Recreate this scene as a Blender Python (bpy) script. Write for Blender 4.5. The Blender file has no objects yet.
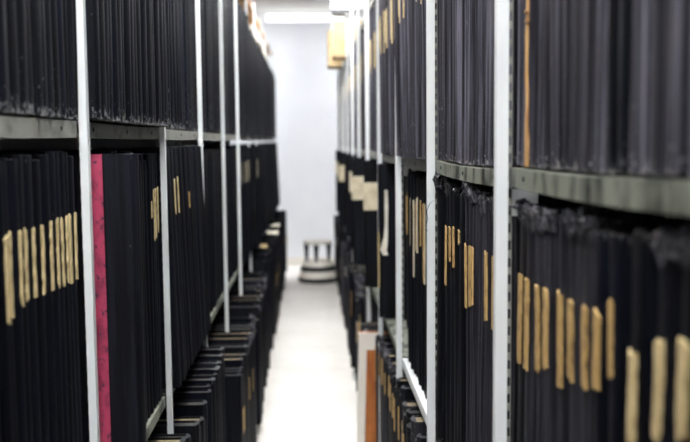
import bpy, math, random
from mathutils import Matrix, Vector, Euler

# ------------------------------------------------------------------ camera
scn = bpy.context.scene
col = scn.collection
EYE = Vector((0.0, 0.0, 1.58))
YAW, PITCH, ROLL = math.radians(2.1), math.radians(5.0), math.radians(-0.55)
FPX = 914.0
_F = Vector((math.sin(YAW)*math.cos(PITCH), math.cos(YAW)*math.cos(PITCH), -math.sin(PITCH)))
_R = _F.cross(Vector((0, 0, 1))).normalized()
_U = _R.cross(_F)
_c, _s = math.cos(ROLL), math.sin(ROLL)
_R2, _U2 = _c*_R + _s*_U, -_s*_R + _c*_U
camd = bpy.data.cameras.new('camera')
cam = bpy.data.objects.new('camera', camd)
col.objects.link(cam)
camd.sensor_width = 36.0
camd.lens = 36.0*FPX/690.0
camd.clip_start = 0.02
camd.dof.use_dof = True
camd.dof.focus_distance = 2.1
camd.dof.aperture_fstop = 3.3
cam.matrix_world = Matrix(((_R2.x, _U2.x, -_F.x, EYE.x), (_R2.y, _U2.y, -_F.y, EYE.y),
                           (_R2.z, _U2.z, -_F.z, EYE.z), (0, 0, 0, 1)))
scn.camera = cam

# ------------------------------------------------------------------ world, exposure
world = bpy.data.worlds.new('world')
scn.world = world
world.use_nodes = True
world.node_tree.nodes['Background'].inputs[0].default_value = (0.75, 0.8, 0.9, 1)
world.node_tree.nodes['Background'].inputs[1].default_value = 0.3
scn.view_settings.view_transform = 'Standard'
scn.view_settings.look = 'None'
scn.view_settings.gamma = 1.0
scn.view_settings.use_curve_mapping = False
scn.view_settings.exposure = 0.0
LAMP = 118.0            # brightness of the fluorescent diffusers

# ------------------------------------------------------------------ materials
def srgb(r, g, b):
    f = lambda v: (v/255/12.92) if v/255 <= 0.04045 else ((v/255+0.055)/1.055)**2.4
    return (f(r), f(g), f(b), 1.0)

def newmat(name):
    m = bpy.data.materials.new(name)
    m.use_nodes = True
    nt = m.node_tree
    return m, nt, nt.nodes, nt.links, nt.nodes['Principled BSDF']

def pos_noise(nt, scale, vec=(1, 1, 1), detail=3.0, rough=0.55):
    N, L = nt.nodes, nt.links
    g = N.new('ShaderNodeNewGeometry')
    mp = N.new('ShaderNodeMapping')
    mp.inputs['Scale'].default_value = vec
    L.new(g.outputs['Position'], mp.inputs['Vector'])
    n = N.new('ShaderNodeTexNoise')
    n.inputs['Scale'].default_value = scale
    n.inputs['Detail'].default_value = detail
    n.inputs['Roughness'].default_value = rough
    L.new(mp.outputs[0], n.inputs['Vector'])
    return n.outputs['Fac']

def ramp(nt, fac, p0, p1, c0=(0, 0, 0, 1), c1=(1, 1, 1, 1)):
    r = nt.nodes.new('ShaderNodeValToRGB')
    r.color_ramp.elements[0].position = p0
    r.color_ramp.elements[1].position = p1
    r.color_ramp.elements[0].color = c0
    r.color_ramp.elements[1].color = c1
    nt.links.new(fac, r.inputs[0])
    return r.outputs[0]

def mixc(nt, fac, a, b, mode='MIX'):
    m = nt.nodes.new('ShaderNodeMix')
    m.data_type = 'RGBA'
    m.blend_type = mode
    if isinstance(fac, (int, float)):
        m.inputs[0].default_value = fac
    else:
        nt.links.new(fac, m.inputs[0])
    for s, v in ((6, a), (7, b)):
        if isinstance(v, tuple):
            m.inputs[s].default_value = v
        else:
            nt.links.new(v, m.inputs[s])
    return m.outputs[2]

def mathn(nt, op, a, b):
    m = nt.nodes.new('ShaderNodeMath')
    m.operation = op
    for i, v in enumerate((a, b)):
        if isinstance(v, (int, float)):
            m.inputs[i].default_value = v
        else:
            nt.links.new(v, m.inputs[i])
    return m.outputs[0]

def bump(nt, h, strength, dist):
    b = nt.nodes.new('ShaderNodeBump')
    b.inputs['Strength'].default_value = strength
    b.inputs['Distance'].default_value = dist
    nt.links.new(h, b.inputs['Height'])
    return b.outputs[0]

def cloth(name, c, streak, worn, wornamt, rough=0.55):
    """book cloth: vertical rubbed streaks, frayed pale edges where the 'wear' attribute is high"""
    m, nt, N, L, P = newmat(name)
    at = N.new('ShaderNodeAttribute'); at.attribute_name = 'tone'
    aw = N.new('ShaderNodeAttribute'); aw.attribute_name = 'wear'
    st = ramp(nt, pos_noise(nt, 1.0, (60, 150, 2.0), 5, 0.65), 0.44, 0.68)
    base = mixc(nt, st, c, streak)
    fl = ramp(nt, pos_noise(nt, 1.0, (150, 210, 70), 3, 0.6), 0.62, 0.74)
    base = mixc(nt, mathn(nt, 'MULTIPLY', fl, 0.35), base, streak)
    tone = N.new('ShaderNodeCombineColor')
    for i in range(3):
        L.new(at.outputs['Fac'], tone.inputs[i])
    base = mixc(nt, 1.0, base, tone.outputs[0], 'MULTIPLY')
    wn = pos_noise(nt, 1.0, (120, 160, 90), 4, 0.65)
    w = mathn(nt, 'ADD', wn, mathn(nt, 'MULTIPLY', aw.outputs['Fac'], 0.28))
    w = mathn(nt, 'MULTIPLY', ramp(nt, w, 0.70, 0.80), wornamt)
    base = mixc(nt, w, base, worn)
    L.new(base, P.inputs['Base Color'])
    P.inputs['Roughness'].default_value = rough
    P.inputs['Specular IOR Level'].default_value = 0.14
    hb = mathn(nt, 'ADD', mathn(nt, 'MULTIPLY', st, 0.7), pos_noise(nt, 900, (1, 1, 1), 2))
    L.new(bump(nt, hb, 0.35, 0.0012), P.inputs['Normal'])
    return m

def plain(name, c, rough=0.6, c2=None, nscale=40, vec=(1, 1, 1), p=(0.4, 0.7), metal=0, spec=0.4, bmp=0.0):
    m, nt, N, L, P = newmat(name)
    if c2:
        n = pos_noise(nt, nscale, vec, 4)
        L.new(mixc(nt, ramp(nt, n, *p), c, c2), P.inputs['Base Color'])
        if bmp:
            L.new(bump(nt, n, bmp, 0.002), P.inputs['Normal'])
    else:
        n = pos_noise(nt, nscale, vec, 2)
        L.new(mixc(nt, n, c, tuple(v*0.88 for v in c[:3])+(1,)), P.inputs['Base Color'])
    P.inputs['Roughness'].default_value = rough
    P.inputs['Metallic'].default_value = metal
    P.inputs['Specular IOR Level'].default_value = spec
    return m

M = {}
M['navy'] = cloth('navy_black_cloth', srgb(4, 5, 12), srgb(14, 18, 32), srgb(150, 150, 150), 0.75)
M['black'] = cloth('black_cloth', srgb(6, 6, 10), srgb(23, 25, 34), srgb(150, 150, 152), 0.75)
M['charcoal'] = cloth('charcoal_cloth', srgb(26, 25, 31), srgb(72, 71, 79), srgb(165, 163, 162), 0.7, 0.65)
M['grey'] = cloth('grey_worn_cloth', srgb(44, 43, 52), srgb(116, 115, 126), srgb(175, 172, 172), 0.6, 0.7)
M['frayed'] = cloth('frayed_cloth', srgb(36, 36, 41), srgb(104, 103, 108), srgb(130, 128, 130), 0.4, 0.85)
M['pages'] = plain('page_edges', srgb(46, 44, 43), 0.85, srgb(24, 23, 25), 1.0, (4, 500, 4), (0.4, 0.65))
M['pages_pale'] = plain('pale_page_edges', srgb(150, 134, 102), 0.85, srgb(60, 54, 48), 1.0, (4, 600, 4), (0.35, 0.65))
M['gold'] = plain('gold_spine_strip', srgb(192, 158, 102), 0.6, srgb(92, 70, 44), 1.0, (160, 160, 50), (0.5, 0.75))
M['cream'] = plain('cream_spine_strip', srgb(204, 184, 138), 0.7, srgb(150, 126, 84), 1.0, (120, 120, 40), (0.45, 0.75))
M['cream_pale'] = plain('pale_cream_paper', srgb(216, 206, 180), 0.75, srgb(190, 176, 146), 18)
M['white_paper'] = plain('white_paper', srgb(228, 224, 212), 0.8, srgb(196, 186, 166), 25)
M['steel_white'] = plain('white_painted_steel', srgb(226, 229, 230), 0.4, srgb(205, 208, 208), 9, (1, 1, 0.3), (0.55, 0.8))
M['steel_green'] = plain('grey_green_painted_steel', srgb(128, 131, 119), 0.5, srgb(44, 46, 41), 13, (1, 1, .4), (0.5, 0.62), spec=0.3)
M['steel_pale'] = plain('pale_grey_painted_steel', srgb(138, 138, 131), 0.5, srgb(84, 84, 80), 16, (1, 1, 1.5), (0.5, 0.75), spec=0.3)
M['dark'] = plain('black_slot', srgb(12, 12, 14), 0.7)
M['dark_metal'] = plain('dark_metal', srgb(42, 44, 48), 0.5)
M['wood'] = plain('orange_pine_board', srgb(198, 144, 82), 0.6, srgb(160, 104, 54), 1.0, (30, 3, 60))
M['tan'] = plain('tan_leather_board', srgb(176, 104, 48), 0.6, srgb(140, 76, 34), 1.0, (60, 60, 9), bmp=0.2)
M['torn'] = plain('torn_tan_lining', srgb(204, 164, 108), 0.85, srgb(140, 92, 50), 1.0, (160, 160, 14))
M['cardboard'] = plain('cardboard', srgb(214, 188, 146), 0.8, srgb(200, 170, 124), 6)
M['tape'] = plain('packing_tape', srgb(226, 206, 164), 0.35)
M['floor'] = plain('pale_vinyl_floor', srgb(236, 232, 226), 0.38, srgb(226, 221, 214), 2.5, spec=0.4)
M['wall'] = plain('white_wall_paint', srgb(232, 233, 236), 0.8, srgb(226, 227, 231), 1.5)
M['ceil'] = plain('ceiling_paint', srgb(226, 224, 220), 0.85)
M['seam'] = plain('floor_seam', srgb(200, 195, 188), 0.6)
M['rubber'] = plain('black_rubber', srgb(26, 27, 30), 0.6)
M['stool'] = plain('cream_enamel', srgb(238, 232, 222), 0.45)

def emis(name, c, s):
    m, nt, N, L, P = newmat(name)
    P.inputs['Base Color'].default_value = c
    P.inputs['Emission Color'].default_value = c
    P.inputs['Emission Strength'].default_value = s
    return m
M['lamp'] = emis('fluorescent_diffuser', (0.965, 0.985, 1.0, 1), LAMP)

M['lamp_dim'] = emis('prismatic_lamp_cover', (0.965, 0.985, 1.0, 1), 6.0)
M['lamp_faint'] = emis('faint_lamp_cover', (0.965, 0.985, 1.0, 1), 1.8)
M['lamp_added'] = emis('added_lamp_diffuser', (0.965, 0.985, 1.0, 1), 85.0)  # only for the two cross aisle lamps added to light the back wall

# pink marbled paper
def marbled():
    m, nt, N, L, P = newmat('pink_marbled_paper')
    n1 = pos_noise(nt, 38, (1, 1, 0.6), 5, 0.6)
    n2 = pos_noise(nt, 90, (1, 1, 0.7), 4, 0.6)
    b = mixc(nt, ramp(nt, n1, 0.45, 0.6), srgb(168, 54, 86), srgb(124, 36, 64))
    b = mixc(nt, ramp(nt, n2, 0.56, 0.66), b, srgb(56, 32, 56))
    L.new(b, P.inputs['Base Color'])
    P.inputs['Roughness'].default_value = 0.55
    return m
M['marbled'] = marbled()

# ------------------------------------------------------------------ mesh helpers
class MB:
    def __init__(self):
        self.v, self.f, self.m, self.w, self.t = [], [], [], [], []
    def vert(self, p, wear=0.0, tone=1.0):
        self.v.append(tuple(p)); self.w.append(wear); self.t.append(tone)
        return len(self.v)-1
    def face(self, idx, m=0):
        self.f.append(tuple(idx)); self.m.append(m)
    def box(self, x0, x1, y0, y1, z0, z1, m=0, tone=1.0):
        i = [self.vert(p, 0, tone) for p in ((x0, y0, z0), (x1, y0, z0), (x1, y1, z0), (x0, y1, z0),
                                             (x0, y0, z1), (x1, y0, z1), (x1, y1, z1), (x0, y1, z1))]
        for q in ((0, 3, 2, 1), (4, 5, 6, 7), (0, 1, 5, 4), (1, 2, 6, 5), (2, 3, 7, 6), (3, 0, 4, 7)):
            self.face([i[k] for k in q], m)
    def lathe(self, prof, n=32, m=0, cap=True):
        rings = []
        for r, z in prof:
            rings.append([self.vert((r*math.cos(2*math.pi*k/n), r*math.sin(2*math.pi*k/n), z)) for k in range(n)])
        for a, b in zip(rings, rings[1:]):
            for k in range(n):
                self.face((a[k], a[(k+1) % n], b[(k+1) % n], b[k]), m)
        if cap:
            self.face(list(reversed(rings[0])), m); self.face(rings[-1], m)
    def add(self, other, mat4=None, moff=0):
        o = len(self.v)
        for p, w, t in zip(other.v, other.w, other.t):
            q = mat4 @ Vector(p) if mat4 else p
            self.v.append(tuple(q)); self.w.append(w); self.t.append(t)
        for f, m in zip(other.f, other.m):
            self.f.append(tuple(i+o for i in f)); self.m.append(m+moff)
    def build(self, name, mats, parent=None, smooth=False, bevel=0.0):
        me = bpy.data.meshes.new(name)
        me.from_pydata(self.v, [], self.f)
        if not isinstance(mats, (list, tuple)):
            mats = [mats]
        for k in mats:
            me.materials.append(M[k])
        if len(mats) > 1:
            me.polygons.foreach_set('material_index', self.m)
        for nm, arr in (('wear', self.w), ('tone', self.t)):
            a = me.attributes.new(nm, 'FLOAT', 'POINT')
            a.data.foreach_set('value', arr)
        if smooth:
            me.polygons.foreach_set('use_smooth', [True]*len(me.polygons))
            try:
                me.set_sharp_from_angle(angle=math.radians(40))
            except Exception:
                pass
        me.update()
        o = bpy.data.objects.new(name, me)
        col.objects.link(o)
        if parent:
            o.parent = parent
        if bevel:
            b = o.modifiers.new('bevel', 'BEVEL'); b.width = bevel; b.segments = 2; b.limit_method = 'ANGLE'
        return o

def tag(o, label, cat, group=None, kind=None):
    if label: o['label'] = label
    if cat: o['category'] = cat
    if group: o['group'] = group
    if kind: o['kind'] = kind
    return o

def empty(name, loc, rot=(0, 0, 0)):
    o = bpy.data.objects.new(name, None)
    o.empty_display_size = 0.05
    col.objects.link(o)
    o.location = loc
    o.rotation_euler = rot
    return o

# ------------------------------------------------------------------ the room
YB, YF = 11.7, -1.6           # back wall, wall behind the camera
XL, XR = -0.93, 0.84
HC = 3.15
def struct(name, dims, mat):
    b = MB(); b.box(*dims)
    o = b.build(name, mat); o['kind'] = 'structure'
    return o
CX, CY = 2.6, 10.78           # added cross aisle, built to brighten the back wall: half width and start
struct('floor', (-CX-.1, CX+.1, YF-.1, YB+.1, -.1, 0), 'floor')
struct('ceiling', (-CX-.1, CX+.1, YF-.1, YB+.1, HC, HC+.1), 'ceil')
struct('wall_back', (-CX-.1, CX+.1, YB, YB+.1, 0, HC), 'wall')
struct('wall_front', (XL-.1, XR+.1, YF-.1, YF, 0, HC), 'wall')
struct('wall_left', (XL-.1, XL, YF, CY, 0, HC), 'wall')
struct('wall_right', (XR, XR+.1, YF, CY, 0, HC), 'wall')
struct('wall_added_aisle_left', (-CX-.1, -CX, CY, YB, 0, HC), 'wall')  # these four walls close off the added cross aisle
struct('wall_added_aisle_right', (CX, CX+.1, CY, YB, 0, HC), 'wall')
struct('wall_added_aisle_rear_left', (-CX-.1, XL-.1, CY-.1, CY, 0, HC), 'wall')
struct('wall_added_aisle_rear_right', (XR+.1, CX+.1, CY-.1, CY, 0, HC), 'wall')
struct('baseboard_back', (-CX, CX, YB-.015, YB, 0.0, .09), 'stool')
struct('trim_1', (-CX, CX, YB-.03, YB, HC-.03, HC), 'wall')

# ------------------------------------------------------------------ luminaires
def luminaire(x, y, label, lampmat='lamp', cover='lamp_dim', length=0.95, width=0.2, z1=HC-.04):
    e = empty('ceiling_light', (x, y, z1))
    b = MB(); b.box(-length/2, length/2, -.03, .03, -.03, .0)
    b.build('housing', 'steel_white', e)
    b = MB()
    n = 14
    L2 = length/2-.015
    ring = [((width/2)*math.sin(2*math.pi*k/n), -.055-.035*math.cos(2*math.pi*k/n)) for k in range(n)]
    ia = [b.vert((-L2, yy, zz)) for yy, zz in ring]; ib = [b.vert((L2, yy, zz)) for yy, zz in ring]
    for k in range(n):
        b.face((ia[k], ib[k], ib[(k+1) % n], ia[(k+1) % n]))
    b.build('prismatic_cover', cover, e, smooth=True)
    b = MB(); b.box(-L2, L2, -width*.36, width*.36, -.0955, -.0925); b.build('diffuser', lampmat, e)
    for sx in (-1, 1):
        b = MB(); b.box(min(sx*length/2, sx*L2), max(sx*length/2, sx*L2), -width/2, width/2, -.092, -.018)
        b.build('end_cap', 'steel_white', e)
        b = MB(); b.box(sx*.3-.005, sx*.3+.005, -.005, .005, 0, HC-z1); b.build('hanger_rod', 'steel_white', e)
    return tag(e, label, 'ceiling light', 'fluorescent ceiling lights')
luminaire(-.05, 11.1, 'long white fluorescent ceiling light crossing the aisle before the back wall', 'lamp_faint', 'lamp_faint')
for i, y in enumerate((-.7, 1.05, 2.8, 4.55, 6.3, 8.05)):
    luminaire(-.05, y, 'white fluorescent ceiling light above the aisle, %s the camera' %
              ('just behind', 'first ahead of', 'second ahead of', 'third ahead of', 'fourth ahead of', 'fifth ahead of')[i])

luminaire(-1.55, 11.2, 'unseen white ceiling light added in the cross aisle to the left', 'lamp_added')  # this lamp pair is added out of view to brighten the back wall
luminaire(1.55, 11.2, 'unseen white ceiling light added in the cross aisle to the right', 'lamp_added')
# small hung lamp with a dark lower rim over the right hand shelving
e = empty('hanging_light', (.335, 8.3, 2.70))
b = MB(); b.box(-.135, .135, -.09, .09, 0, .05); b.build('dark_rim', 'dark_metal', e)
b = MB(); b.box(-.13, .13, -.085, .085, .05, .14); b.build('diffuser', 'lamp_faint', e)
for sx in (-1, 1):
    b = MB(); b.box(sx*.09-.004, sx*.09+.004, -.004, .004, .14, HC-2.70); b.build('hanger_rod', 'steel_white', e)
tag(e, 'short hanging lamp with dark lower rim above right hand shelving', 'light')

# ------------------------------------------------------------------ shelving runs
LP = [0.82+0.9*i for i in range(-2, 12)]       # left posts (centre, along the aisle)
RP = [0.615+0.894*i for i in range(-2, 12)]
LPX, RPX = -0.419, 0.3156                      # post centres
PWS = {'left': .0145, 'right': .020}
PD = 0.020
LSH = {'bottom': .06, 'middle': .85, 'upper': 1.622}
RSH = {'bottom': .05, 'middle': .785, 'upper': 1.531}
POST_TOP = 2.64
DEPTH = .43

def slot_strip(x0, x1, y0, y1, z0, z1):
    """notched edge of a slotted steel post: a thin web with a tooth between every two slots"""
    b = MB()
    z = z0
    while z+.029 < z1:
        b.box(x0, x1, y0, y1, z, z+.013)
        z += .029
    return b

def shelving(side):
    s = -1 if side == 'left' else 1
    PW = PWS[side]
    P, PX, SH = (LP, LPX, LSH) if side == 'left' else (RP, RPX, RSH)
    run = empty('steel_shelving', (PX, P[0], 0))
    tag(run, 'long run of white-posted steel shelving along the %s side of the aisle' % side, 'shelving')
    fr = PX+s*.011                      # lip plane, just behind the post front
    post_m = strip_m = back_m = None
    def place(b, name, mat, y, me=None):
        if me:
            o = bpy.data.objects.new(name, me); col.objects.link(o); o.parent = run
        else:
            o = b.build(name, mat, run)
        o.location = (0, y-P[0], 0)
        return o
    for y in P:
        b = MB(); b.box(-PW/2, PW/2, -PD/2, PD/2, 0, POST_TOP)
        p = place(b, 'post', 'steel_white', y, post_m); post_m = p.data
        b = slot_strip(min(s*PW/2, s*(PW/2+(.006 if s > 0 else .002))), max(s*PW/2, s*(PW/2+(.006 if s > 0 else .002))), -PD/2+.004, -PD/2+.007, .02, POST_TOP-.02)
        if s > 0:
            b.box(PW/2+.006, PW/2+.0072, -PD/2+.004, -PD/2+.007, .02, POST_TOP-.02)
        if strip_m is None:
            o = b.build('slotted_strip', 'steel_pale', p); strip_m = o.data
        else:
            o = bpy.data.objects.new('slotted_strip', strip_m); col.objects.link(o); o.parent = p
        b = MB(); b.box(-PW/2, PW/2, -PD/2, PD/2, 0, POST_TOP)
        o = place(b, 'rear_post', 'steel_white', y, back_m); back_m = o.data
        o.location.x = s*(DEPTH+.03)
    tops = {'left': 2.60, 'right': 2.315}[side]
    for i in range(len(P)-1):
        y0, y1 = P[i]+PD/2+.001, P[i+1]-PD/2-.001
        for row, z in list(SH.items())+[('top', tops)]:
            if row == 'upper' and side == 'right':
                za = {2: z+.018, 3: z+.0}.get(i, z-.004)
                zb = {2: z+.003, 3: z-.004}.get(i, z-.007)
            else:
                za = zb = z
            wood = (side == 'left' and row == 'top')
            lip = .031 if not wood else .024
            b = MB()
            n = 6
            x0, x1 = fr-PX, fr-PX+s*DEPTH
            sag = .006 if row == 'upper' and side == 'right' else .002
            rings = []
            for k in range(n+1):
                u = k/n
                yy = y0+(y1-y0)*u-P[0]
                zz = za+(zb-za)*u-sag*4*u*(1-u)
                rings.append([b.vert(q) for q in ((x0, yy, zz), (x0, yy, zz-lip), (x0+s*.002, yy, zz-lip),
                                                  (x0+s*.002, yy, zz-.0025 if not wood else zz-lip),
                                                  (x1, yy, zz-.0025 if not wood else zz-lip), (x1, yy, zz))])
            for a, c in zip(rings, rings[1:]):
                for k in range(6):
                    q = (a[k], c[k], c[(k+1) % 6], a[(k+1) % 6])
                    b.face(q if s > 0 else q[::-1])
            b.face(rings[0] if s > 0 else rings[0][::-1]); b.face(rings[-1][::-1] if s > 0 else rings[-1])
            mat = 'wood' if wood else ('steel_green' if side == 'right' and i <= 3 else 'steel_pale')
            if row == 'middle' and side == 'left': mat = 'steel_green'
            if row == 'middle' and side == 'right': mat = 'steel_white' if i == 4 else 'steel_green'
            sh = b.build('shelf', mat, run)
            if row == 'upper' and 1 <= i <= 4:
                for u in (.12, .5, .88):
                    bb = MB()
                    bb.lathe([(.0045, 0), (.0045, .0012), (.002, .002)], 10)
                    ob = bb.build('rivet', 'dark_metal', sh)
                    yy = y0+(y1-y0)*u-P[0]
                    ob.location = (x0-s*.0002, yy, za+(zb-za)*u-sag*4*u*(1-u)-.014)
                    ob.rotation_euler = (0, -s*math.pi/2, 0)
    # gusset brackets with a hole under the upper shelf, beside each post
    for i in range(1, 6):
        z = SH['upper']-.034
        b = MB()
        gx0 = s*(PW/2+.010); gx1 = s*(PW/2+.055)
        yy = P[i]+PD/2-P[0]
        if side == 'right':
            b.box(min(gx0, gx1), max(gx0, gx1), yy, yy+.002, z-.045, z)
            o = b.build('bracket', 'steel_white', run)
            bb = MB(); bb.lathe([(.006, 0), (.006, .0008)], 12)
            h = bb.build('hole', 'dark', o)
            h.location = ((gx0+gx1)/2, yy-.0002, z-.024); h.rotation_euler = (math.pi/2, 0, 0)
    return run
shelving('left'); shelving('right')

# ------------------------------------------------------------------ bound volumes
rng = random.Random(7)

class Vol: pass

def profile(t, bulge, n):
    """half-open case section: outer side first, then back along the inside"""
    out = []
    for k in range(n+1):
        u = -1+2*k/n
        out.append((-bulge*(abs(u)**2.2), u*t/2))
    return out

def vol_parts(v, lo=False):
    """cover, pages, strip meshes in local space: spine faces +x at x=0, base at z=0, thickness along y"""
    r = random.Random(v.seed)
    t, d, h = v.t, v.d, v.h
    n = 3 if lo else 6
    lev = [0, .5, 1] if lo else [0, .008/h, .03/h, .2, .4, .6, .8, 1-.03/h, 1-.008/h, 1]
    A = 0 if lo else v.wav
    ph, fq = r.uniform(0, 6), r.uniform(1.0, 2.2)
    wx = lambda z: A*math.sin(ph+fq*3*z)
    wy = lambda z: A*.5*math.sin(ph*1.7+fq*4*z)
    bd = min(.003, t*.18)
    bulge = min(.010, t*.22)
    c = MB()
    sp = profile(t, bulge, n)
    out = [(-d, -t/2), (-.03, -t/2)]+sp+[(-.03, t/2), (-d, t/2)]
    inn = [(-d, t/2-bd), (-.012-bd, t/2-bd), (-.012-bd, -t/2+bd), (-d, -t/2+bd)]
    rings = []
    for li, u in enumerate(lev):
        z = u*h
        e = (li == 0 or li == len(lev)-1)
        w = 1.0 if e else (.75 if li in (1, len(lev)-2) else (.25 if li in (2, len(lev)-3) else .0))
        if lo: w = .5 if e else 0
        w *= v.wear
        ring = []
        for k, (x, y) in enumerate(out):
            isp = 1 < k < len(out)-2
            zz = z
            if e and isp and not lo:
                zz += r.uniform(0, v.rag) if li == 0 else -r.uniform(0, v.rag)*1.2
            jx = r.uniform(-1, 1)*v.wav*.4 if (isp and not lo) else 0
            ring.append(c.vert((x+(wx(z)+jx if isp else 0), y*(1 if not isp else .985)+(wy(z) if isp and 2 < k < len(out)-3 else 0), zz), w if isp else w*.35, v.tone))
        for (x, y) in inn:
            ring.append(c.vert((x, y, z), w*.35, v.tone))
        rings.append(ring)
    m = len(rings[0])
    for a, b2 in zip(rings, rings[1:]):
        for k in range(m):
            c.face((a[k], a[(k+1) % m], b2[(k+1) % m], b2[k]))
    # end faces of the case (top and tail), split into board, spine, board
    no = len(out); i0 = no
    for ring, flip in ((rings[0], True), (rings[-1], False)):
        q = [(ring[0], ring[1], ring[i0+2], ring[i0+3]), (ring[no-2], ring[no-1], ring[i0], ring[i0+1]),
             tuple(ring[1:no-1])+(ring[i0+1], ring[i0+2])]
        for f in q:
            c.face(f[::-1] if flip else f)
    p = MB()
    p.box(-d+.006, -.013-bd, -t/2+bd+.0002, t/2-bd-.0002, .004, h-.006)
    s = None
    if v.strip:
        s = MB()
        zb, zt, wfrac, off = v.strip
        nr, nc = (1, 1) if lo else (9, 4)
        grid = []
        for a in range(nr+1):
            z = zb+(zt-zb)*a/nr
            row = []
            for b2 in range(nc+1):
                y = off*t + wfrac*t*(-.5+b2/nc)
                u = min(1, abs(y)/(t/2))
                if not lo and b2 in (0, nc): y += r.uniform(-.002, .002)
                zz = z+(r.uniform(-.006, .004) if a in (0, nr) and not lo else 0)
                row.append(s.vert((-bulge*(u**2.2)+wx(z)+.0028+v.wav*.3, y, zz)))
            grid.append(row)
        for a in range(nr):
            for b2 in range(nc):
                s.face((grid[a][b2], grid[a][b2+1], grid[a+1][b2+1], grid[a+1][b2]))
        # thickness: back layer
        o = len(s.v)
        for q in list(s.v):
            s.vert((q[0]-.003, q[1], q[2]))
        nf = len(s.f)
        for f in list(s.f[:nf]):
            s.face(tuple(i+o for i in f[::-1]))
        bor = grid[0]+[g[-1] for g in grid[1:]]+grid[-1][-2::-1]+[g[0] for g in grid[-2:0:-1]]
        for k in range(len(bor)):
            a, b2 = bor[k], bor[(k+1) % len(bor)]
            s.face((b2, a, a+o, b2+o))
    fc = None
    if v.frayed and not lo:
        fc = MB()
        nr, nc = 5, 9
        grid = []
        hh = r.uniform(.020, .034)
        for a in range(nr+1):
            row = []
            for b2 in range(nc+1):
                u = -1+2*b2/nc
                y = u*t*.5*1.0
                z = h-hh+(hh+.004)*a/nr
                up = (a/nr)
                x = -bulge*(abs(u)**2.2)+.003+wx(z)+abs(r.gauss(0, .0038))*(.3+up)
                if a == nr: z += r.uniform(-.012, .009)
                if a == 0: z += r.uniform(-.012, .012); x = -bulge*(abs(u)**2.2)+.002+wx(z)
                row.append(fc.vert((x, y+r.uniform(-.0015, .0015)*(abs(u) < .95), z), .5*up, v.tone*1.2))
            grid.append(row)
        # fold the head back over the page block
        row = []
        for b2 in range(nc+1):
            q = fc.v[grid[-1][b2]]
            row.append(fc.vert((q[0]-r.uniform(.012, .022), q[1]*.9, q[2]-r.uniform(-.004, .010)), .7, v.tone))
        grid.append(row)
        for a in range(len(grid)-1):
            for b2 in range(nc):
                fc.face((grid[a][b2], grid[a][b2+1], grid[a+1][b2+1], grid[a+1][b2]))
    return c, p, s, fc

VOLS = []
ROWZ = {'left': LSH, 'right': RSH}
def add_vol(side, row, bay, yc, t, front, h, mat, lean=0.0, wear=.5, wav=.0012, rag=.003, strip=None, stripmat='gold',
            frayed=False, pages='pages', tone=None, d=None, special=None, dz=0.0):
    v = Vol()
    v.side, v.row, v.bay, v.y, v.t, v.front, v.h, v.mat = side, row, bay, yc, t, front, h, mat
    v.lean, v.wear, v.wav, v.rag, v.strip, v.stripmat = lean, wear, wav, rag, strip, stripmat
    v.frayed, v.pages = frayed, pages
    v.tone = tone if tone is not None else rng.uniform(.7, 1.3)
    v.d = d or .40
    v.special = special
    v.seed = rng.random()
    v.z = ROWZ[side][row]+.0015+dz
    if side == 'right' and row == 'upper':
        P = RP
        i = max(k for k in range(len(P)) if P[k] < yc)
        u = (yc-P[i])/(P[i+1]-P[i])
        za = {2: .018, 3: 0}.get(i, -.004); zb = {2: .003, 3: -.004}.get(i, -.007)
        v.z += za+(zb-za)*u-.006*4*u*(1-u)+.001
    VOLS.append(v)
    return v

def posts(side): return LP if side == 'left' else RP
FIRST = {'left': 3, 'right': 3}         # index of the first post in view (left 1.72? see below)
FIRST['left'] = [i for i, y in enumerate(LP) if y > 1.5][0]
FIRST['right'] = [i for i, y in enumerate(RP) if y > 1.2][0]

def fill(side, row, i, y0, y1, tr, fr, hr, mats, mk=None, gap=.0012, skip=0.0, **kw):
    """stand volumes shoulder to shoulder from y0 to y1"""
    y = y0
    k = 0
    while y < y1:
        t = rng.uniform(*tr)
        if y+t > y1:
            t = y1-y
            if t < tr[0]*.55: break
        if rng.random() >= skip:
            a = dict(kw)
            if mk: a.update(mk(k, y+t/2, t))
            front = a.pop('front', None)
            front = rng.uniform(*fr) if front is None else front
            h = a.pop('h', None) or rng.uniform(*hr)
            mat = a.pop('mat', None) or rng.choice(mats)
            add_vol(side, row, i, y+t/2, t, front, h, mat, **a)
        y += t+gap
        k += 1

def bay(side, i, pad=.004):
    P = posts(side)
    return P[i]+PD/2+pad, P[i+1]-PD/2-pad

zst = lambda side, row, za, zb: (za-ROWZ[side][row], zb-ROWZ[side][row])
NL, NR = len(LP)-1, len(RP)-1

# ---- left, upper row: tall volumes standing slightly proud of the posts
for i in range(2, NL):
    y0, y1 = bay('left', i)
    if i == 2: y0 = .86
    out = {2: (-.427, -.421), 3: (-.397, -.390), 4: (-.440, -.428), 5: (-.438, -.425), 6: (-.436, -.428)}.get(i, (-.405, -.395))
    hh = (.735, .79) if i < 8 else (.68, .73)
    ln = {2: .006, 3: .006}.get(i, .0)
    tr = (.026, .05) if i < 6 else (.035, .06)
    fill('left', 'upper', i, y0, y1, tr, out, hh, ['navy', 'black', 'black'] if i < 4 else ['navy', 'black'],
         lean=ln, wear=1.0, wav=.0014, rag=.006)

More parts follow.
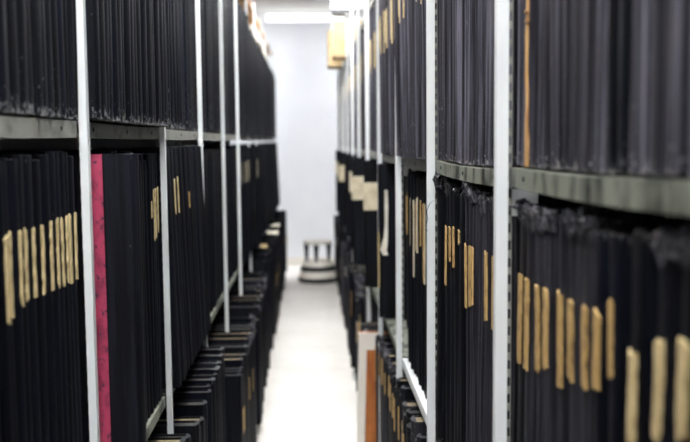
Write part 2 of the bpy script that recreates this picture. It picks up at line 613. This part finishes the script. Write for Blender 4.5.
# ---- left, middle row
bA = [(1.299, 1.327), (1.325, 1.332), (1.361, 1.342), (1.394, 1.344), (1.434, 1.339), (1.492, 1.337),
      (1.520, 1.337), (1.568, 1.336), (1.600, 1.333), (1.632, 1.331), (1.663, 1.329), (1.690, 1.332)]
y0, y1 = bay('left', 2)
edges = [.86]
fill('left', 'middle', 2, .86, 1.283, (.03, .045), (-.437, -.433), (.705, .715), ['navy'], wear=.2, rag=.002,
     mk=lambda k, y, t: dict(strip=zst('left', 'middle', 1.318+rng.uniform(-.004, .008), 1.452)+(.0095/t, 0.0), stripmat='cream'))
cs = [c for c, _ in bA]
bd_ = [1.285]+[(a+b2)/2 for a, b2 in zip(cs, cs[1:])]+[y1]
for k, (c, zb) in enumerate(bA):
    t = bd_[k+1]-bd_[k]-.001
    add_vol('left', 'middle', 2, (bd_[k]+bd_[k+1])/2, t, -.435+rng.uniform(-.002, .002), rng.uniform(.703, .717), 'navy',
            wear=.2, rag=.002, strip=zst('left', 'middle', zb, 1.450)+(min(.7, .009/t), 0.0), stripmat='cream', tone=rng.uniform(.7, 1.1))
y0, y1 = bay('left', 3)
add_vol('left', 'middle', 3, y0+.058, .056, -.335, .708, 'black', wear=.25, rag=.001, wav=.0004, special='marbled', tone=1.5)
fill('left', 'middle', 3, y0+.09, 2.47, (.03, .045), (-.437, -.428), (.68, .715), ['navy', 'black'], wear=.25, rag=.002)
for c, t, za, zb in ((2.487, .026, 1.38, 1.42), (2.521, .036, 1.315, 1.45), (2.558, .034, 1.318, 1.452), (2.588, .022, 1.33, 1.453)):
    add_vol('left', 'middle', 3, c, t, -.434, .70, 'navy', wear=.25, rag=.002, strip=zst('left', 'middle', za, zb)+(.2, 0), stripmat='cream')
y0, y1 = bay('left', 4)
fill('left', 'middle', 4, y0, y1, (.05, .075), (-.394, -.388), (.700, .707), ['navy', 'navy', 'black'], wear=.25, rag=.002, lean=-.03, dz=.0125,
     mk=lambda k, y, t: dict(strip=zst('left', 'middle', 1.357, 1.46)+(.11, .0), stripmat='cream') if k in (1, 2) else
     (dict(strip=zst('left', 'middle', 1.35, 1.40)+(.12, .1), stripmat='gold') if k == 6 else {}))
for i in range(5, NL):
    y0, y1 = bay('left', i)
    fr_ = {5: (-.438, -.428), 6: (-.438, -.428), 7: (-.41, -.395)}.get(i, (-.395, -.36))
    if i >= 9: fr_ = (-.372, -.36)
    fill('left', 'middle', i, y0, y1, (.04, .06), fr_, (.68, .705), ['navy', 'black'], wear=.3, rag=.003,
         lean=-.035 if i >= 9 else 0, dz=.0145 if i >= 9 else 0,
         mk=(lambda k, y, t: dict(strip=zst('left', 'middle', 1.33, 1.46)+(.8, .0), stripmat='cream_pale') if (k % 5 in (1, 2)) else {}) if i in (7, 8) else None)

# ---- left, bottom row: large volumes pushed out into the aisle
for i in range(2, NL):
    y0, y1 = bay('left', i)
    if i == 2: y0 = 1.3
    fr_ = {2: (-.40, -.37), 3: (-.375, -.345), 4: (-.36, -.34), 5: (-.30, -.285), 6: (-.31, -.28)}.get(i, (-.34, -.29))
    hh = {2: (.66, .72), 3: (.66, .73), 4: (.60, .73), 5: (.56, .62), 6: (.57, .63), 7: (.62, .66)}.get(i, (.66, .72))
    if i == 4:
        fill('left', 'bottom', i, y0, 3.1, (.04, .06), fr_, hh, ['navy', 'black'], wear=.25, rag=.004,
             mk=lambda k, y, t: dict(pages='pages_pale' if k % 3 == 0 else 'pages'))
        fill('left', 'bottom', i, 3.1, y1, (.04, .06), (-.345, -.335), (.70, .73), ['navy'], wear=.5, rag=.004)
        continue
    fill('left', 'bottom', i, y0, y1, (.04, .07), fr_, hh, ['navy', 'black'], wear=.25, rag=.005,
         mk=lambda k, y, t: dict(pages=rng.choice(['pages', 'pages', 'pages_pale']),
                                 frayed=i >= 5 and rng.random() < .6,
                                 strip=(.33, .43, .3, 0) if rng.random() < .12 else None))

# ---- right, upper row
for i in range(2, NR):
    y0, y1 = bay('right', i)
    if i == 2: y0 = .64
    out = {2: (.333, .339), 3: (.332, .338), 4: (.304, .312), 5: (.312, .322)}.get(i, (.325, .34))
    mats = {2: ['grey', 'grey', 'charcoal'], 3: ['charcoal', 'charcoal', 'grey']}.get(i, ['charcoal', 'grey'])
    tr = {2: (.03, .055), 3: (.014, .03), 4: (.018, .035)}.get(i, (.03, .05))
    def mk(k, y, t, i=i):
        a = {}
        if i >= 4 and rng.random() < (.35 if i == 4 else .6):
            a = dict(strip=zst('right', 'upper', 1.97+rng.uniform(-.02, .05), 2.12+rng.uniform(-.01, .02))+(.62, 0.), stripmat='cream')
        if i == 2 and abs(y-1.385) < t/2+.001:
            a['special'] = 'torn'; a['mat'] = 'charcoal'
        if i == 2 and .98 < y < 1.05: a['mat'] = 'navy'
        return a
    fill('right', 'upper', i, y0, y1, tr, out, (.71, .765), mats, mk=mk, lean={4: .012, 5: .008}.get(i, 0), wear=.8, wav=.0016, rag=.006)

# ---- right, middle row
fill('right', 'middle', 2, .64, .785, (.045, .06), (.333, .338), (.70, .71), ['black', 'navy'], wear=.7, rag=.005, frayed=True,
     mk=lambda k, y, t: dict(strip=zst('right', 'middle', 1.29, 1.395)+(.5, 0), stripmat='cream'))
b1 = [(.813, 1.301, 1.393), (.863, 1.285, 1.381), (.925, 1.260, 1.355), (1.0, 1.316, 1.399), (1.034, 1.286, 1.377),
      (1.096, 1.273, 1.372), (1.165, 1.266, 1.37), (1.213, 1.244, 1.373), (1.26, 1.254, 1.366), (1.345, 1.235, 1.362),
      (1.396, 1.222, 1.359), (1.468, 1.216, 1.363)]
hts = [.706, .702, .700, .690, .692, .700, .692, .694, .686, .686, .690, .688]
y0, y1 = bay('right', 2)
cs = [q[0] for q in b1]
bd_ = [.787]+[(a+b2)/2 for a, b2 in zip(cs, cs[1:])]+[y1]
mm = ['black', 'black', 'navy', 'navy', 'navy', 'charcoal', 'charcoal', 'charcoal', 'charcoal', 'charcoal', 'charcoal', 'black']
fy = [1, 1, 0, 0, 0, 1, 1, 0, 1, 1, 1, 1]
for k, (c, zb, zt) in enumerate(b1):
    t = bd_[k+1]-bd_[k]-.001
    add_vol('right', 'middle', 2, (bd_[k]+bd_[k+1])/2, t, .335+rng.uniform(-.003, .003), hts[k], mm[k], wear=.7, rag=.009, wav=.003,
            strip=zst('right', 'middle', zb, zt)+(.021/t if k != 3 else .2, 0), stripmat='cream' if k < 3 else 'gold', frayed=bool(fy[k]))
y0, y1 = bay('right', 3)
b2l = [(1.60, 1.24, 1.36), (1.70, 1.226, 1.363), (1.742, 1.23, 1.36), (1.79, None, None), (1.83, None, None), (1.868, 1.239, 1.356), (1.913, 1.226, 1.353),
       (1.966, 1.214, 1.351), (2.03, None, None), (2.085, 1.34, 1.37), (2.133, 1.283, 1.371), (2.215, 1.285, 1.369), (2.285, 1.216, 1.362), (2.345, None, None)]
cs = [q[0] for q in b2l]
bd_ = [y0]+[(a+b2)/2 for a, b2 in zip(cs, cs[1:])]+[y1]
for k, (c, zb, zt) in enumerate(b2l):
    t = bd_[k+1]-bd_[k]-.001
    add_vol('right', 'middle', 3, (bd_[k]+bd_[k+1])/2, t, .336+rng.uniform(-.003, .004)+(-.012 if k == 13 else 0),
            [.678, .68, .684, .682, .68, .682, .69, .694, .680, .672, .684, .69, .69, .697][k],
            'charcoal' if k < 8 else 'black', wear=.7, rag=.009, wav=.003,
            strip=(zst('right', 'middle', zb, zt)+(.019/t, 0)) if zb else None, stripmat='gold', frayed=k in (1, 3, 5, 6, 7, 12, 13), special='thread' if k == 13 else None)
y0, y1 = bay('right', 4)
def mk3(k, y, t):
    if k % 4 == 1: return {}
    return dict(strip=zst('right', 'middle', rng.choice((1.141, 1.25, 1.12, 1.216)), rng.uniform(1.37, 1.395))+(.3, rng.uniform(-.1, .1)),
                stripmat=rng.choice(['gold', 'cream_pale', 'cream_pale']))
fill('right', 'middle', 4, y0, 2.62, (.03, .05), (.38, .40), (.67, .69), ['black', 'navy'], wear=.5, mk=mk3)
fill('right', 'middle', 4, 2.62, y1, (.045, .06), (.338, .35), (.66, .69), ['black', 'navy'], wear=.5, mk=mk3)
y0, y1 = bay('right', 5)
fill('right', 'middle', 5, y0, 4.02, (.05, .07), (.395, .415), (.66, .692), ['navy', 'black'], wear=.4)
add_vol('right', 'middle', 5, 4.065, .052, .2985, .694, 'black', wear=.7, rag=.005, special='torn_label', tone=1.1,
        strip=zst('right', 'middle', .925, 1.17)+(.6, 0), stripmat='cream')
fill('right', 'middle', 5, 4.095, y1, (.04, .07), (.30, .31), (.68, .69), ['black'], wear=.4)
for i in range(6, NR):
    y0, y1 = bay('right', i)
    yj = y1-.17
    fill('right', 'middle', i, y0, yj, (.045, .065), (.35, .38), (.66, .695), ['navy', 'black', 'charcoal'], wear=.4,
         mk=lambda k, y, t: dict(strip=zst('right', 'middle', 1.20, 1.35)+(.6, 0), stripmat='cream') if rng.random() < .3 else {})
    fx = {6: .286, 7: .262, 8: .285, 9: .28, 10: .26}.get(i, .28)
    add_vol('right', 'middle', i, yj+.03, .052, fx, .69, 'black', wear=.6, rag=.005, special='band' if i != 9 else None)
    fill('right', 'middle', i, yj+.06, y1, (.045, .065), (fx+.005, fx+.02), (.67, .69), ['navy', 'black'], wear=.4)

# ---- right, bottom row
for i in range(3, NR):
    y0, y1 = bay('right', i)
    if i == 3: y0 = 1.9
    fr_ = {3: (.30, .33), 4: (.29, .305), 5: (.30, .308), 6: (.27, .29), 7: (.26, .30), 8: (.25, .285)}.get(i, (.255, .30))
    hh = {3: (.64, .685), 4: (.63, .685), 5: (.55, .63), 6: (.52, .62), 7: (.55, .68)}.get(i, (.60, .69))
    mats = ['navy', 'black', 'black', 'charcoal'] if i < 6 else ['black', 'navy', 'charcoal', 'grey']
    def mkb(k, y, t, i=i):
        a = dict(pages=rng.choice(['pages', 'pages', 'pages_pale']))
        if i in (4, 5) and k % 2 == 0:
            zt = rng.uniform(.60, .65); a.update(strip=(zt-.05-rng.uniform(.08, .13), zt-.05, .22, 0), stripmat='gold', h=.63)
        if i >= 6 and rng.random() < .55:
            zt = rng.uniform(.36, .54); a.update(strip=(zt-rng.uniform(.06, .2), zt, .85, 0), stripmat=rng.choice(['torn', 'cream', 'white_paper', 'cream_pale']))
        if i >= 6: a['pages'] = rng.choice(['pages', 'pages_pale', 'pages_pale'])
        return a
    if i == 6:
        fill('right', 'bottom', i, y0, 4.47, (.045, .065), (.30, .308), (.55, .62), mats, mk=mkb, wear=.7, rag=.006)
        add_vol('right', 'bottom', i, 4.498, .046, .216, .565, 'tan', special='tan', pages='pages_pale', wear=0, rag=.001, wav=.0, lean=-.03, dz=.0125)
        fill('right', 'bottom', i, 4.53, y1, (.045, .065), (.262, .285), (.5, .56), mats, mk=mkb, wear=.7, rag=.006)
        continue
    fill('right', 'bottom', i, y0, y1, (.045, .07), fr_, hh, mats, mk=mkb, wear=.8, rag=.007, frayed=i < 8)

# ---- the same rows go on beside and behind the camera
for side in ('left', 'right'):
    for i in (0, 1, 2):
        y0, y1 = bay(side, i)
        if i == 2: y1 = .85 if side == 'left' else .635
        for row, h_ in (('upper', (.72, .78)), ('middle', (.67, .69)), ('bottom', (.62, .70))):
            if i == 2 and row == 'bottom': y1 = 1.29 if side == 'left' else bay(side, i)[1]
            fx = (-.44, -.43) if side == 'left' else (.335, .345)
            fill(side, row, i-10, y0, y1, (.04, .06), fx, h_, ['navy', 'black'] if side == 'left' else ['charcoal', 'black'], wear=.4)
y0, y1 = bay('right', 3)
fill('right', 'bottom', -7, y0, 1.89, (.04, .06), (.32, .33), (.64, .68), ['black', 'navy'], wear=.4)

# ---- order, describe and build
def proj(p):
    d = Vector(p)-EYE
    z = d.dot(_F)
    return 345+FPX*d.dot(_R2)/z, 221-FPX*d.dot(_U2)/z, z

def seen(v):
    if v.y < .3 or v.bay < 0: return 0
    s = -1 if v.side == 'left' else 1
    X = v.front if v.side == 'left' else v.front
    x0, _, _ = proj((X, v.y-v.t/2, v.z+v.h/2)); x1, _, _ = proj((X, v.y+v.t/2, v.z+v.h/2))
    _, ya, _ = proj((X, v.y, v.z+v.h)); _, yb, _ = proj((X, v.y, v.z))
    lo, hi = min(x0, x1), max(x0, x1)
    if hi < 0 or lo > 690: return 0
    hgt = max(0, min(442, yb)-max(0, ya))
    extra = 20 if v.special else 0
    if v.row == 'bottom' and hgt > 0: extra += 1.5
    return (hi-lo+extra)*hgt

ranked = sorted([v for v in VOLS], key=seen, reverse=True)
INDIV = set(id(v) for v in ranked[:300] if seen(v) > 0)

ORD = ['zeroth', 'first', 'second', 'third', 'fourth', 'fifth', 'sixth', 'seventh', 'eighth', 'ninth', 'tenth', 'eleventh', 'twelfth',
       'thirteenth', 'fourteenth', 'fifteenth', 'sixteenth', 'seventeenth', 'eighteenth', 'nineteenth', 'twentieth']
TENS = {2: 'twenty', 3: 'thirty', 4: 'forty', 5: 'fifty'}
def ordinal(n):
    if n <= 20: return ORD[n]
    t, u = divmod(n, 10)
    return (TENS[t][:-1]+'ieth') if u == 0 else TENS[t]+'-'+ORD[u]

rank = {}
for side in ('left', 'right'):
    for row in ('upper', 'middle', 'bottom'):
        for i in range(0, 14):
            L = sorted([v for v in VOLS if v.side == side and v.row == row and v.bay == i], key=lambda v: v.y)
            fp = FIRST[side]
            for k, v in enumerate(L):
                if i < fp: v.place = '%s before the first %s post' % (ordinal(len(L)-k), side)
                else: v.place = '%s past the %s %s post' % (ordinal(k+1), ordinal(i-fp+1), side)
COLN = {'navy': 'navy-black', 'black': 'black', 'charcoal': 'charcoal', 'grey': 'grey worn', 'tan': 'tan'}

def crumple(rr, w, hgt, n=6, amp=.01):
    b = MB()
    g = [[b.vert(((i/n-.5)*w+rr.uniform(-1, 1)*w*.05, (j/n-.5)*hgt+rr.uniform(-1, 1)*hgt*.05, abs(rr.gauss(0, amp))+.002)) for i in range(n+1)] for j in range(n+1)]
    for j in range(n):
        for i in range(n):
            b.face((g[j][i], g[j][i+1], g[j+1][i+1], g[j+1][i]))
    return b

rest = MB()
MATS = ['navy', 'black', 'charcoal', 'grey', 'pages', 'pages_pale', 'gold', 'cream', 'torn', 'tan', 'white_paper', 'cream_pale']
for v in VOLS:
    s = v.side
    rot = (0, v.lean, 0) if s == 'left' else (0, v.lean, math.pi)
    if id(v) not in INDIV:
        c, p, st, _ = vol_parts(v, lo=True)
        m4 = Matrix.Translation((v.front, v.y, v.z)) @ Euler(rot).to_matrix().to_4x4()
        rest.add(c, m4, MATS.index(v.mat)); rest.add(p, m4, MATS.index(v.pages))
        if st: rest.add(st, m4, MATS.index(v.stripmat))
        continue
    root = empty('bound_volume', (v.front, v.y, v.z), rot)
    c, p, st, fc = vol_parts(v)
    cov = c.build('cover', v.mat, root, smooth=True)
    p.build('page_block', v.pages, root)
    if st: st.build('spine_strip', v.stripmat, root)
    if fc: fc.build('frayed_head', 'frayed', root, smooth=False)
    look = COLN[v.mat]+' cloth volume'
    if v.special == 'marbled':
        b = MB()
        b.box(-.088, -.062, -v.t/2-.0012, -v.t/2+.0005, .0, v.h)
        b.build('marbled_paper', 'marbled', root)['label'] = 'pink marbled paper on the board'
        b = MB(); b.box(-.063, -.060, -v.t/2-.0015, -v.t/2+.0004, 0, v.h)
        b.build('cloth_edge', 'black', root)
        look = 'black volume with pink marbled board, jutting out'
    elif v.special == 'torn':
        b = MB()
        r = random.Random(5)
        n = 14; prev = None
        for k in range(n+1):
            z = .002+.47*k/n
            w = (.018*max(0, 1-1.5*k/n)+.0045)*r.uniform(.75, 1.15)
            cx_ = .002*math.sin(k)+r.uniform(-.001, .001)
            q = [b.vert((.001, cx_-w/2, z)), b.vert((.0035+r.uniform(0, .0015), cx_, z)), b.vert((.001, cx_+w/2, z)),
                 b.vert((-.004, cx_, z))]
            if prev:
                for a in range(4):
                    b.face((prev[a], prev[(a+1) % 4], q[(a+1) % 4], q[a]))
            prev = q
        b.box(.002, .006, .002, .016, .222, .2245); b.box(.002, .007, .001, .010, .236, .238)
        b.build('torn_lining', 'torn', root)['label'] = 'ragged tan lining showing through the torn spine'
        look = 'charcoal volume with torn tan spine lining'
    elif v.special == 'torn_label':
        def board_label(pts, off, mat, lab, curl=0):
            b = MB(); prev = None
            yb = v.t/2
            for k, (z, xa, xb) in enumerate(pts):
                yo = yb+.0008+off*k
                q = [b.vert((xa, yo, z)), b.vert((xb, yo, z)), b.vert((xb, yo-.0008, z)), b.vert((xa, yo-.0008, z))]
                if prev:
                    for a in range(4):
                        b.face((prev[a], prev[(a+1) % 4], q[(a+1) % 4], q[a]))
                else:
                    b.face(q)
                prev = q
            b.face(prev[::-1])
            b.build('peeling_label', mat, root)['label'] = lab
        board_label([(.575, -.040, -.026), (.50, -.042, -.026), (.42, -.040, -.026), (.37, -.040, -.022), (.335, -.038, -.012), (.31, -.034, -.004), (.285, -.040, -.018)],
                    .0009, 'white_paper', 'long white label peeling away at its foot')
        board_label([(.58, -.083, -.078), (.46, -.083, -.078)], 0, 'white_paper', 'thin white strip')
        look = 'black volume with peeling white board label'
    elif v.special == 'thread':
        b = MB(); prev = None
        pts = [(.002, .0, .640), (.016, .002, .632), (.026, .006, .612), (.024, .012, .590), (.030, .016, .574), (.027, .020, .560)]
        for q in pts:
            r3 = [b.vert((q[0]+.0011*math.cos(a), q[1]+.0011*math.sin(a), q[2])) for a in (0, 2.09, 4.19)]
            if prev:
                for a in range(3):
                    b.face((prev[a], prev[(a+1) % 3], r3[(a+1) % 3], r3[a]))
            prev = r3
        b.build('loose_thread', 'dark_metal', root)
        look = 'black volume with frayed head and thread'
    elif v.special == 'band':
        b = MB(); b.box(-.12, .0, v.t/2-.0004, v.t/2+.0012, .42, .57); b.build('board_label', 'cream_pale', root)
        b = MB(); b.box(-.002, .003, -v.t/2+.004, v.t/2-.002, .42, .57); b.build('board_label', 'cream_pale', root)
        look = 'black volume with wide cream label'
    elif v.special == 'tan':
        b = MB(); b.box(-.036, .0035, -v.t/2-.001, v.t/2+.0015, .001, v.h-.003)
        b.build('white_spine', 'stool', root)['label'] = 'white vellum spine'
        b = MB(); b.box(-.10, -.034, v.t/2-.0005, v.t/2+.0014, v.h-.085, v.h)
        b.build('white_corner', 'stool', root)['label'] = 'white vellum corner'
        look = 'tan volume with white spine and corner'
    elif st:
        look = COLN[v.mat]+' volume with %s spine strip' % {'gold': 'gold', 'cream': 'cream', 'cream_pale': 'pale cream', 'white_paper': 'white', 'torn': 'torn tan'}[v.stripmat]
    elif fc:
        look = COLN[v.mat]+' volume with frayed head'
    tag(root, '%s, %s, %s row' % (look, v.place, v.row), 'book', 'bound volumes on the shelves of the %s side' % s)

o = rest.build('distant_volumes', MATS)
tag(o, 'remaining dark bound volumes standing in rows on the far shelves', 'books', kind='stuff')

# ------------------------------------------------------------------ small things
# loose papers and tags on top of the pushed-out volumes (left) and on the upper row
def top_at(side, row, y):
    L = [v for v in VOLS if v.side == side and v.row == row and abs(v.y-y) <= v.t/2+.001]
    return (L[0].z+L[0].h, L[0].front) if L else (None, None)
rr = random.Random(3)
for (y, name, mat, w, h_, label) in ((8.05, 'crumpled_paper', 'white_paper', .11, .16, 'crumpled white paper on the protruding bottom volumes, left of aisle'),
                                     (8.75, 'paper_slip', 'white_paper', .09, .12, 'small white paper slip lying farthest back on left bottom volumes'),
                                     (6.95, 'paper_slip', 'cream', .06, .08, 'yellowed paper slip on the bottom row volumes, left of aisle')):
    L = [v for v in VOLS if v.side == 'left' and v.row == 'bottom' and abs(v.y-y) < h_/2+.03]
    zt = max(v.z+v.h for v in L)
    fx = max(v.front for v in L)
    o = crumple(rr, w, h_, 6, .016).build(name, mat)
    o.location = (fx-.06, y, zt)
    tag(o, label, 'paper')
L = [v for v in VOLS if v.side == 'left' and v.row == 'upper' and 6.25 < v.y < 6.56]
o = crumple(rr, .14, .2, 6, .035).build('crumpled_paper', 'white_paper')
o.location = (-.49, 6.40, max(v.z+v.h for v in L))
tag(o, 'crumpled white paper lying on top of the left upper row', 'paper')

def bundle(x0, x1, y0, y1, z0, n, label):
    e = empty('paper_bundle', ((x0+x1)/2, (y0+y1)/2, z0))
    z = 0
    for k in range(n):
        h = rr.uniform(.03, .045)
        sx, sy = rr.uniform(-.012, .012), rr.uniform(-.02, .02)
        sh = 1-.05*k
        b = MB(); b.box((x0-x1)/2*sh+sx, (x1-x0)/2*sh+sx, (y0-y1)/2*sh+sy, (y1-y0)/2*sh+sy, z, z+h-.001)
        b.build('sheaf', 'white_paper', e)
        z += h
    return tag(e, label, 'papers', 'white paper bundles on the left upper row')
for y0_, y1_, n_, lab_ in ((7.25, 7.95, 4, 'nearer white paper bundle lying on the far left upper volumes'), (8.15, 8.85, 4, 'farther white paper bundle lying on the far left upper volumes')):
    zt = max(v.z+v.h for v in VOLS if v.side == 'left' and v.row == 'upper' and y0_-.06 < v.y < y1_+.06)
    bundle(-.70, -.392, y0_, y1_, zt+.001, n_, lab_)

# cardboard boxes on the right hand top shelf
def carton(x0, x1, y0, y1, z0, z1, label):
    e = empty('cardboard_box', ((x0+x1)/2, (y0+y1)/2, z0))
    hx, hy, h = (x1-x0)/2, (y1-y0)/2, z1-z0
    b = MB(); b.box(-hx, hx, -hy, hy, 0, h-.004); b.build('body', 'cardboard', e, bevel=.004)
    for sy in (-1, 1):
        b = MB(); b.box(-hx, hx, min(0, sy*hy)+.001, max(0, sy*hy)-.001, h-.004, h); b.build('flap', 'cardboard', e)
    b = MB(); b.box(-hx-.001, hx+.001, -.025, .025, h-.09, h+.001); b.build('tape', 'tape', e)
    return tag(e, label, 'box', 'cardboard boxes on the right top shelf')
carton(.205, .62, 8.10, 8.55, 2.317, 2.63, 'nearer cardboard box overhanging the right hand top shelf')
carton(.185, .60, 9.08, 9.53, 2.317, 2.66, 'farther cardboard box overhanging the right hand top shelf')

# kick stool by the back wall
e = empty('step_stool', (.066, 10.28, 0))
b = MB(); b.lathe([(.222, 0), (.226, .01), (.222, .055)], 48); b.build('rubber_skirt', 'rubber', e, smooth=True)
b = MB(); b.lathe([(.220, .055), (.196, .128)], 48); b.build('base_drum', 'stool', e, smooth=True)
b = MB(); b.lathe([(.196, .128), (.199, .135), (.187, .178), (.182, .18)], 48); b.build('rubber_band', 'rubber', e, smooth=True)
b = MB(); b.lathe([(.182, .18), (.166, .228), (.155, .236)], 48); b.build('upper_drum', 'stool', e, smooth=True)
for a in (200, 262, 335):
    a = math.radians(a)
    b = MB()
    x, y = .135*math.cos(a), .135*math.sin(a)
    i = []
    for z, w in ((.236, .015), (.43, .032)):
        i += [b.vert((x+sx*w, y+sy*w*.8, z)) for sx, sy in ((-1, -1), (1, -1), (1, 1), (-1, 1))]
    for q in ((0, 3, 2, 1), (4, 5, 6, 7), (0, 1, 5, 4), (1, 2, 6, 5), (2, 3, 7, 6), (3, 0, 4, 7)):
        b.face([i[k] for k in q])
    b.build('leg', 'rubber', e)
b = MB(); b.lathe([(.150, .43), (.165, .436), (.165, .455), (.158, .462)], 48); b.build('seat', 'stool', e, smooth=True)
tag(e, 'round cream step stool with dark legs and bands before the back wall', 'stool')
